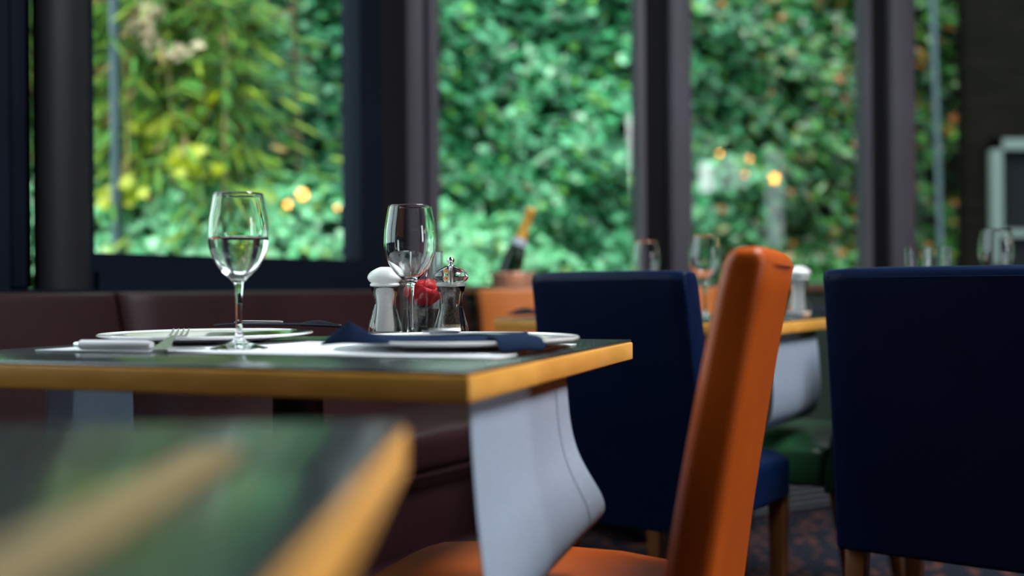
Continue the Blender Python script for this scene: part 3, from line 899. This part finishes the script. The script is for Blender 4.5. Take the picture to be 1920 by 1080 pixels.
# cutlery -----------------------------------------------------------------
def knife(p0, p1, label, hfrac=0.42, r=0.0065, name='table_knife', hm=None):
    p0, p1 = Vector(p0), Vector(p1); L = (p1 - p0).length
    e = empty(name, p0, 0, label=label, cat='cutlery')
    e.rotation_euler = (p1 - p0).to_track_quat('X', 'Z').to_euler()
    bm = bmesh.new()
    hl = L * hfrac
    tube(bm, [(0.008, 0, 0), (0.011, 0, 0), (hl * .5, 0, 0), (hl * .93, 0, 0), (hl, 0, 0)], [r * .8, r, r * 1.02, r, r * 0.8], 20)
    obj('handle', bm, hm or M_handle, e, angle=60)
    bm = bmesh.new(); tube(bm, [(-0.001, 0, 0), (0.001, 0, 0), (0.0085, 0, 0)], [r * .35, r * .55, r * .62], 14); obj('end_cap', bm, M_chrome, e)
    bm = bmesh.new()
    V = []
    for i in range(9):
        s = i / 8; x = hl + (L - hl) * s
        w = 0.0085 * (0.55 + 0.6 * math.sin(min(1, s * 1.3) * PI / 2)) * (1 if s < .85 else 1 - (s - .85) * 5)
        V.append([bm.verts.new((x, -w, -0.0035)), bm.verts.new((x, w, -0.0035)), bm.verts.new((x, w * .9, -0.0022)), bm.verts.new((x, -w, -0.0022))])
    for a, b in zip(V[:-1], V[1:]):
        for i in range(4):
            j = (i + 1) % 4; bm.faces.new((a[i], a[j], b[j], b[i]))
    bm.faces.new(V[0]); bm.faces.new(V[-1][::-1])
    obj('blade', bm, M_steel, e)
    return e
ka = atY(141, 648, 1.37); ka.z = 0.7492
kb = atY(385, 652, 1.31); kb.z = 0.7492
knife(ka, kb, 'knife with thick pale handle lying on the runner left of the plate', 0.60)
kc = atY(440, 605, 1.63); kd = atY(640, 606, 1.66)
knife(kc, kd + Vector((0, 0, 0.0)), 'slim knife resting on the black napkin on the left plate', 0.45, r=0.0036, hm=M_steel)
# fork leaning on the left plate
def fork(p0, p1, label):
    p0, p1 = Vector(p0), Vector(p1); L = (p1 - p0).length
    e = empty('table_fork', p0, 0, label=label, cat='cutlery')
    e.rotation_euler = (p1 - p0).to_track_quat('X', 'Z').to_euler()
    bm = bmesh.new()
    def strip(pts, th=0.0014):
        V = [[bm.verts.new((x, y0, z - th)), bm.verts.new((x, y1, z - th)), bm.verts.new((x, y1, z + th)), bm.verts.new((x, y0, z + th))] for x, y0, y1, z in pts]
        for a, b in zip(V[:-1], V[1:]):
            for i in range(4):
                j = (i + 1) % 4; bm.faces.new((a[i], a[j], b[j], b[i]))
        bm.faces.new(V[0]); bm.faces.new(V[-1][::-1])
    strip([(0, -.009, .009, 0), (L * .15, -.0095, .0095, 0.001), (L * .4, -.005, .005, 0.002), (L * .62, -.0035, .0035, 0.001)])
    obj('handle', bm, M_steel, e)
    bm = bmesh.new()
    strip([(L * .62, -.0035, .0035, 0.001), (L * .70, -.011, .011, -0.001), (L * .78, -.012, .012, -0.003)])
    for k in range(4):
        y = -0.0105 + k * 0.007
        strip([(L * .78, y - .0014, y + .0014, -0.003), (L * .9, y - .0013, y + .0013, -0.002), (L, y - .0008, y + .0008, 0.001)])
    obj('tines', bm, M_steel, e)
    return e
fa = atY(300, 656, 1.30); fa.z = 0.7445
fb = Vector((PL1.x - 0.02, PL1.y - 0.06, 0.7615))
fork(fa, fb, 'steel fork leaning up on the rim of the left plate')
fc = pl2(-0.045, -0.05, 0.7645); fd = pl2(0.085, -0.015, 0.7640)
knife(fc, fd, 'round ended knife lying on the navy napkin on the corner plate', 0.35, r=0.0036, hm=M_steel)

# thin brown strip standing for an unidentified streak on the foreground table
d = Vector((0, 1, 0))
o = one_box('brown_strip', M_strip, None, -0.150, -0.126, 0.10, 0.50, 0.7402, 0.7442, bevel=0.001)
props(o, 'blurred thin brown strip lying on the glossy table closest to the lens', 'wooden strip')

# things on the far tables
def zt_on(px, Y, z=0.7402):
    p = atY(px, 500, Y); return (p.x, p.y, z)
wine_glass('wine_glass', zt_on(1322, 2.66), 'blurred wine glass on the second table left of the tall orange chair', h=0.205)
wine_glass('wine_glass', zt_on(1210, 2.98), 'blurred glass rising behind the top of the middle navy chair', h=0.205)
wine_glass('wine_glass', zt_on(1868, 2.52), 'blurred wine glass rising above the right navy chair', h=0.208)
def tumbler(loc, label, h=0.165):
    e = empty('tumbler', loc, 0, label=label, cat='glass')
    bm = bmesh.new(); lathe(bm, [(0, 0), (0.025, 0), (0.0265, 0.004), (0.031, h), (0.0302, h), (0.0252, 0.008), (0, 0.008)], 40)
    obj('glass_wall', bm, M_glass, e, angle=50)
tumbler(zt_on(1723, 2.50), 'left one of two tumblers just showing above the right navy chair')
tumbler(zt_on(1757, 2.40), 'right one of two tumblers just showing above the right navy chair')
q = zt_on(1497, 2.72); mill(q, 'white salt mill on the second table right of the tall orange chair', 'salt').scale = (1.15, 1.15, 1.15)
def crumple(loc, label, mt, sx, sy, h, seed):
    e = empty('napkin', loc, 0.6, label=label, cat='napkin')
    rd = random.Random(seed); rows = []
    for i in range(7):
        row = []
        for j in range(6):
            u = i / 3 - 1; v = j / 2.5 - 1
            z = h * max(0, (1 - u * u) * (1 - v * v)) * rd.uniform(.5, 1) + 0.003
            row.append(Vector((u * sx, v * sy, z)))
        rows.append(row)
    sheet('folded_cloth', rows, mt, e, thick=0.004, subd=1)
crumple(zt_on(1535, 2.84, 0.7405), 'dark napkin on the second table beside the right navy chair', M_black, 0.055, 0.04, 0.035, 2)
crumple(zt_on(985, 2.92, 0.742), 'dark napkin at the far left of the second table', M_black, 0.05, 0.03, 0.025, 5)

# champagne bottle in its bucket on the ledge
bu = TB @ Vector((uB(962, 0.16), 0.152, 0.6885))
e = empty('ice_bucket', bu, 0, label='copper coloured ice bucket standing behind the orange banquette', cat='bucket')
bm = bmesh.new()
lathe(bm, [(0, 0), (0.058, 0), (0.062, 0.01), (0.078, 0.175), (0.082, 0.18), (0.080, 0.184), (0.075, 0.180), (0.060, 0.012), (0, 0.012)], 48)
obj('bucket_wall', bm, M_copper, e, angle=50)
for sx in (-1, 1):
    bm = bmesh.new()
    tube(bm, [(sx * 0.073, -0.018, 0.150), (sx * 0.090, -0.016, 0.153), (sx * 0.096, 0, 0.154), (sx * 0.090, 0.016, 0.153), (sx * 0.073, 0.018, 0.150)], 0.004, 8)
    obj('handle', bm, M_copper, e)
e2 = empty('champagne_bottle', bu + Vector((-0.052, 0, 0.076)), 0, label='dark green champagne bottle with gold foil neck leaning in the ice bucket', cat='bottle')
e2.rotation_euler = (math.radians(2), math.radians(20), 0)
bm = bmesh.new()
lathe(bm, [(0, 0.0)] + spline([(0.036, 0.0), (0.040, 0.006), (0.041, 0.12), (0.040, 0.165), (0.033, 0.205), (0.023, 0.240), (0.0165, 0.27)], 4) + [(0, 0.27)], 40)
obj('bottle_glass', bm, M_bottle, e2)
bm = bmesh.new()
lathe(bm, [(0, 0.24)] + spline([(0.0240, 0.2398), (0.0180, 0.268), (0.0160, 0.30), (0.0160, 0.328), (0.0185, 0.334), (0.0190, 0.350), (0.0150, 0.359)], 4) + [(0, 0.361)], 32)
obj('gold_foil', bm, M_gold, e2)
bm = bmesh.new()
lathe(bm, spline([(0.0300, 0.2185), (0.0262, 0.2335), (0.0232, 0.2445)], 3) + spline([(0.0226, 0.2445), (0.0256, 0.2335), (0.0294, 0.2185)], 3), 32, close=True)
o = obj('neck_label', bm, mat('pale_label', (0.55, 0.6, 0.72), 0.5), e2)

# ------------------------------------------------------------------ pendant lamps behind the camera (mirrored in the panes)
def lamp(x, y, z, label, r=0.042, group='warm pendant lamps hanging behind the camera'):
    e = empty('pendant_lamp', (x, y, H), 0, label=label, cat='lamp', group=group)
    zz = z - H
    bm = bmesh.new(); tube(bm, [(0, 0, 0), (0, 0, zz + 0.06)], 0.003, 8); obj('cord', bm, M_iron, e)
    bm = bmesh.new(); lathe(bm, [(0, -.02), (0.05, -.02), (0.05, 0.0), (0, 0.0)], 24); obj('ceiling_rose', bm, M_iron, e)
    bm = bmesh.new(); lathe(bm, [(0.0, zz + 0.115), (0.02, zz + 0.115), (0.024, zz + 0.045), (0.0, zz + 0.045)], 20); obj('socket', bm, M_iron, e)
    bm = bmesh.new(); bmesh.ops.create_uvsphere(bm, u_segments=20, v_segments=12, radius=r, matrix=Matrix.Translation((0, 0, zz)))
    obj('bulb', bm, M_bulb, e)
def mirror_pt(px, py, Y, O, Nn):
    V = atY(px, py, Y)
    dd = (V - O).dot(Nn)
    return V - Nn * (2 * dd)
LL = ['brightest orange lamp mirrored in the glass above the orange chair', 'faint yellow lamp mirrored right of centre in the pale reflection above the orange chair',
      'faint lamp mirrored just beneath another in the pale reflection above the orange chair', 'faint leftmost lamp mirrored in the pale reflection above the orange chair',
      'bright orange lamp mirrored in the big window right of the water glass', 'dimmer orange lamp mirrored just below left of the bright one by the water glass',
      'very faint lamp mirrored near the right edge of the big window']
for (px, py, Y, o_, n_, r) in [(1452, 335, 8.0, B_O, B_N, .034), (1405, 298, 8.6, B_O, B_N, .018), (1397, 327, 9.0, B_O, B_N, .016), (1350, 288, 9.4, B_O, B_N, .018),
                               (567, 365, 7.0, A_O, A_N, .034), (540, 383, 7.4, A_O, A_N, .022), (632, 390, 7.0, A_O, A_N, .013)]:
    v = mirror_pt(px, py, Y, o_, n_)
    print('lamp', [round(c, 2) for c in v])
    lamp(v.x, v.y, v.z, LL.pop(0), r)

# ------------------------------------------------------------------ outside
YG = -0.05
bm = bmesh.new()
for p in ((-14, 3.0), (14, 3.0), (14, 14), (-14, 14)): bm.verts.new((p[0], p[1], -0.16))
bm.faces.new(bm.verts[:]) if hasattr(bm.verts, 'ensure_lookup_table') and not bm.verts.ensure_lookup_table() else None
props(obj('garden_ground', bm, M_soil, smooth=False), kind='structure')

rng = np.random.default_rng(5)
IVY = np.array([(0, 0), (.30, -.12), (.52, .10), (.34, .34), (.42, .62), (.18, .66), (0, 1.0), (-.18, .66), (-.42, .62), (-.34, .34), (-.52, .10), (-.30, -.12)], float)
BAM = np.array([(0, 0), (.05, .2), (.062, .45), (.042, .75), (0, 1.0), (-.042, .75), (-.062, .45), (-.05, .2)], float)
def leaves(name, C, Nn, Up, size, color, shape, mt, bend=0.25, parent=None):
    """one mesh with many leaves. C centres, Nn normals, Up tip directions"""
    k = len(C); s = len(shape)
    Nn = Nn / np.linalg.norm(Nn, axis=1, keepdims=True)
    Up = Up - Nn * np.sum(Up * Nn, 1, keepdims=True); Up /= np.linalg.norm(Up, axis=1, keepdims=True) + 1e-9
    Rt = np.cross(Up, Nn)
    # centre vertex + outline, folded along the midrib
    cx, cy = 0.0, shape[:, 1].mean()
    pts = np.vstack([[cx, cy], shape])
    z = -bend * np.abs(pts[:, 0]) - bend * 0.35 * (pts[:, 1] - 0.4) ** 2
    P = C[:, None, :] + size[:, None, None] * (Rt[:, None, :] * pts[None, :, 0:1] + Up[:, None, :] * (pts[None, :, 1:2] - 0.4) + Nn[:, None, :] * z[None, :, None])
    nv = s + 1
    verts = P.reshape(-1, 3)
    base = (np.arange(k) * nv)[:, None, None]
    tri = np.array([[0, 1 + i, 1 + (i + 1) % s] for i in range(s)])[None]
    F = (base + tri).reshape(-1, 3)
    me = bpy.data.meshes.new(name)
    me.vertices.add(len(verts)); me.vertices.foreach_set('co', verts.ravel())
    me.loops.add(F.size); me.loops.foreach_set('vertex_index', F.ravel().astype(np.int32))
    me.polygons.add(len(F)); me.polygons.foreach_set('loop_start', np.arange(0, F.size, 3, dtype=np.int32))
    me.polygons.foreach_set('loop_total', np.full(len(F), 3, np.int32))
    me.polygons.foreach_set('use_smooth', np.ones(len(F), bool))
    me.update(calc_edges=True)
    a = me.color_attributes.new('leaf_colour', 'FLOAT_COLOR', 'POINT')
    cc = np.repeat(np.hstack([color, np.ones((k, 1))]), nv, axis=0)
    a.data.foreach_set('color', cc.ravel().astype(np.float32))
    me.materials.append(mt)
    o = bpy.data.objects.new(name, me); COL.objects.link(o); o.parent = parent
    return o
def rnd3(n, s): return rng.normal(0, s, (n, 3))

# ivy wall, parallel to wall B
IO = np.array([-0.385, 6.55]); ID = np.array([B_D.x, B_D.y]); IN = np.array([B_N.x, B_N.y])
def ivy_uv(n, u0, u1, z0, z1, depth):
    u = rng.uniform(u0, u1, n); z = rng.uniform(z0, z1, n)
    # lumpy surface
    lump = 0.10 * np.sin(u * 3.1 + 1.3 * np.sin(z * 2.3)) * np.cos(z * 3.7 + 0.8 * np.sin(u * 2.1)) + 0.05 * np.sin(u * 9.1 + z * 4.0) * np.sin(z * 10.3 - u * 3.0)
    d = lump + rng.uniform(-depth, depth, n)
    C = np.stack([IO[0] + ID[0] * u + IN[0] * d, IO[1] + ID[1] * u + IN[1] * d, z], 1)
    return u, z, d, C
def mixcol(n, cols, w):
    cols = np.array(cols); w = np.array(w) / np.sum(w)
    i = rng.choice(len(cols), n, p=w)
    return cols[i] * rng.uniform(0.7, 1.3, (n, 1))
n = 43000
u, z, d, C = ivy_uv(n, -4.6, 5.3, 0.0, 4.2, 0.07)
keep = np.ones(n, bool)
thin = np.clip((u - 3.55) / 0.7, 0, 1)
bare = np.clip((-1.25 - u) / 0.3, 0, 1) * np.clip((3.6 - z) / 1.0, 0, 1)      # sparse behind the bamboo
keep &= rng.uniform(0, 1, n) > np.maximum(thin * 0.95, bare * 0.72)
u, z, d, C = u[keep], z[keep], d[keep], C[keep]; n = len(u)
Nn = np.stack([np.full(n, IN[0]), np.full(n, IN[1]), np.full(n, 0.75)], 1) + rnd3(n, 0.42)
Up = np.stack([np.zeros(n), np.zeros(n), np.full(n, -1.0)], 1) + rnd3(n, 0.35)
cool = mixcol(n, [(0.040, 0.30, 0.11), (0.10, 0.46, 0.22), (0.012, 0.13, 0.045), (0.13, 0.42, 0.06), (0.36, 0.22, 0.06)], [5, 5, 4, 1.2, .12])
warm = mixcol(n, [(0.025, 0.15, 0.028), (0.055, 0.20, 0.022), (0.010, 0.06, 0.016), (0.34, 0.12, 0.03), (0.18, 0.14, 0.02)], [5, 4, 4, 1.0, .9])
k = np.clip((u - 1.35) / 1.3 + rng.normal(0, .25, n), 0, 1)[:, None]
color = cool * (1 - k) + warm * k
o = leaves('ivy_wall', C, Nn, Up, rng.uniform(0.048, 0.092, n), color, IVY, M_ivy)
props(o, 'tall wall of green ivy leaves seen through the windows', 'ivy', kind='stuff')
TI = TM(Vector((IO[0], IO[1], 0)), B_D, B_N)
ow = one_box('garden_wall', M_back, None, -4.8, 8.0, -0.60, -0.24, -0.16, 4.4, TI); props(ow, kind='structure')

# low bank of ivy in front of the bamboo and at the wall's foot
n = 11000
uu = rng.uniform(-4.2, 1.25, n); vv = rng.uniform(0, 1, n)
prof_v = 0.25 + 1.15 * vv
top = 1.27 - 0.50 * np.clip(uu + 0.25, 0, 2) + 0.05 * np.sin(uu * 4) + 0.04 * np.sin(uu * 11 + vv * 9)
zz = np.where(vv < 0.72, top - 0.12 * (0.72 - vv) * 0.2, top - (vv - 0.72) * 3.4)
C = np.stack([IO[0] + ID[0] * uu + IN[0] * prof_v, IO[1] + ID[1] * uu + IN[1] * prof_v, zz + rng.uniform(-.05, .05, n)], 1)
front = (vv > 0.72)[:, None]
Nn = np.where(front, np.array([[IN[0], IN[1], 0.55]]), np.array([[IN[0] * .2, IN[1] * .2, 1.0]])) + rnd3(n, 0.32)
Up = np.stack([np.full(n, IN[0]), np.full(n, IN[1]), np.full(n, -.6)], 1) + rnd3(n, 0.5)
color = mixcol(n, [(0.17, 0.58, 0.28), (0.24, 0.66, 0.34), (0.09, 0.38, 0.16), (0.30, 0.55, 0.13)], [5, 4, 3, 1])
o = leaves('ivy_bank', C, Nn, Up, rng.uniform(0.05, 0.09, n), color, IVY, M_ivy)
props(o, 'low bank of pale green ivy along the foot of the garden wall', 'ivy', kind='stuff')
ob = one_box('planting_bed', M_soil, None, -4.3, 1.30, 0.25, 1.30, -0.16, 0.42, TI); props(ob, kind='structure')

# bamboo clumps
def bamboo(px, Y, label, seed, yellow=0.0, ncane=5, h=3.6):
    rd = np.random.default_rng(seed)
    p = atY(px, 540, Y); z0 = 0.42
    e = empty('bamboo_clump', (p.x, p.y, z0), 0, label=label, cat='bamboo')
    allC, allN, allU, allcol = [], [], [], []
    for i in range(ncane):
        bx, by = rd.uniform(-.16, .16), rd.uniform(-.08, .08)
        lx, ly = rd.uniform(-.22, .22), rd.uniform(-.15, .05)
        hh = h * rd.uniform(.8, 1.05)
        pts = [(bx + lx * s ** 1.8, by + ly * s ** 1.8, hh * s) for s in np.linspace(0, 1, 9)]
        bm = bmesh.new(); tube(bm, pts, [0.010 - 0.007 * s for s in np.linspace(0, 1, 9)], 8)
        obj('cane', bm, M_cane, e)
        m_ = int(210 * hh / 3.0)
        s = rd.uniform(0.08, 1.0, m_) ** 0.8
        base = np.stack([bx + lx * s ** 1.8, by + ly * s ** 1.8, hh * s], 1)
        # leaves grow in sprays
        nspray = m_ // 6
        off = rd.normal(0, 1, (m_, 3)) * np.array([.17, .10, .09])
        C = base + off
        allC.append(C)
        allN.append(np.stack([rd.normal(0, .5, m_), np.full(m_, -.7), np.full(m_, .7)], 1))
        allU.append(np.stack([off[:, 0] * 4, off[:, 1] * 3 - .1, np.full(m_, -.55)], 1) + rd.normal(0, .3, (m_, 3)))
        zc = C[:, 2:3]
        pal = np.array([(0.20, 0.42, 0.05), (0.10, 0.32, 0.05), (0.38, 0.54, 0.05), (0.04, 0.16, 0.03), (0.36, 0.24, 0.09)])
        ci = rd.choice(5, m_, p=[.27, .26, .17, .20, .10])
        cc = 0.85 * pal[ci] * rd.uniform(.75, 1.25, (m_, 1))
        allcol.append(cc)
    C = np.vstack(allC); Nn = np.vstack(allN); U = np.vstack(allU); cc = np.vstack(allcol)
    o = leaves('bamboo_leaves', C, Nn, U, rd.uniform(.12, .22, len(C)), cc, BAM, M_bam, parent=e)
    o['kind'] = 'stuff'
    if yellow:
        m_ = 13
        zc = yellow - z0
        C = rd.normal(0, 1, (m_, 3)) * np.array([.05, .04, .035]) + np.array([0, -.2, zc])
        col = np.tile(np.array([[0.50, 0.56, 0.01]]), (m_, 1)) * rd.uniform(.8, 1.15, (m_, 1))
        o = leaves('yellow_shoots', C, np.stack([rd.normal(0, .5, m_), np.full(m_, -1.), np.full(m_, .5)], 1), rd.normal(0, 1, (m_, 3)), rd.uniform(.06, .10, m_), col, IVY, M_bam, parent=e)
    return e
spots = [(185, 5.35, 0), (262, 5.15, 1.24), (318, 5.30, 1.60), (372, 5.2, 1.42), (412, 5.35, 1.75), (225, 5.5, 1.58), (120, 5.3, 0)]
where = ['bamboo clump at the left side of the big window', 'bamboo clump with yellow shoots low down beside the drainpipe', 'bamboo clump with yellow shoots at mid height in the big window',
         'bamboo clump in the big window directly left of the water glass', 'bamboo clump rising above the water glass', 
         'bamboo clump growing just behind the grey drainpipe', 'bamboo clump mostly hidden by the left window post']
for i, (px, Y, yl) in enumerate(spots):
    e = bamboo(px, Y, where[i], 20 + i, yl, ncane=5 if i < 5 else 4)
    if i == 2:                                     # pale blossoms high in this clump
        rd = np.random.default_rng(77); cs = []
        for (bx_, by_) in ((283, 72), (335, 96), (262, 30), (287, 20)):
            q = atY(bx_, by_, 5.05) - e.location
            cs.append(rd.normal(0, .028, (12, 3)) + np.array([q.x, q.y, q.z]))
        C = np.vstack(cs); m_ = len(C)
        o = leaves('pale_blossoms', C, np.stack([rd.normal(0, .5, m_), np.full(m_, -1.), np.full(m_, .6)], 1), rd.normal(0, 1, (m_, 3)), rd.uniform(.04, .08, m_),
                   np.tile(np.array([[0.85, 0.68, 0.48]]), (m_, 1)), IVY, M_bam, parent=e)

# slim trunk, pipes
def pole(name, px0, py0, px1, py1, Y, r, mt, label, cat, z0=0.42):
    a = atY(px0, py0, Y); b = atY(px1, py1, Y)
    dirv = (a - b).normalized()
    top_ = a + dirv * 1.2
    k = (b.z - z0) / dirv.z
    bot = b - dirv * k
    e = bpy.data.objects.new
    bm = bmesh.new()
    L_ = (top_ - bot).length
    pts = [(bot.lerp(top_, i / 8) - bot) + Vector((0.008 * math.sin(i * 1.7), 0, 0)) * (1 if cat == 'tree' else 0) for i in range(9)]
    tube(bm, pts, r, 14)
    o = obj(name, bm, mt); o.location = bot
    return props(o, label, cat)
pole('tree_trunk', 549, 60, 560, 262, 5.75, 0.015, M_bark, 'slim brown tree trunk in front of the ivy right of the bamboo', 'tree')
pole('tree_trunk', 424, 40, 436, 210, 5.65, 0.010, M_bark, 'thin pale trunk standing between the bamboo leaves', 'tree')
pole('drainpipe', 214, 20, 218, 380, 4.95, 0.022, M_pipe, 'grey blue drainpipe standing among the bamboo', 'drainpipe')
pole('drainpipe', 1750, 40, 1760, 350, 7.30, 0.020, M_pipe, 'grey blue drainpipe on the ivy wall in the right window', 'drainpipe', -0.16)

# dark outbuilding at the right end of the courtyard with a pale window frame
p = atY(1900, 540, 7.05)
e = empty('outbuilding', (p.x + 1.4, p.y + 0.2, -0.16), 0, label='dark outbuilding with a pale green window frame at the right end of the garden', cat='building')
one_box('wall', noise_mat('dark_boards', (0.003, 0.003, 0.0025), (0.007, 0.006, 0.004), (3, 3, 20), rough=0.8, spec=0.05), e, -1.62, 2.6, 0.0, 0.15, 0, 4.6)
bx = p.x - (p.x + 1.4)
fr = empty('window', (bx, 0, 0), 0); fr.parent = e
zb, zt2 = 0.40 + .16, 1.80 + .16
bm = bmesh.new()
a0, a1 = -0.07, 0.80
box(bm, a0, a0 + .07, -0.06, 0.02, zb, zt2); box(bm, a1 - .07, a1, -0.06, 0.02, zb, zt2)
box(bm, a0, a1, -0.06, 0.02, zt2 - .07, zt2); box(bm, a0, a1, -0.06, 0.02, zb, zb + .07); box(bm, a0 + .07, a1 - .07, -0.05, 0.02, zt2 - .66, zt2 - .61)
obj('window_frame', bm, M_pale, fr, smooth=False)
one_box('glazing', mat('dark_glazing', (0.01, 0.012, 0.014), 0.1), fr, a0 + .05, a1 - .05, -0.01, 0.01, zb + .05, zt2 - .05)
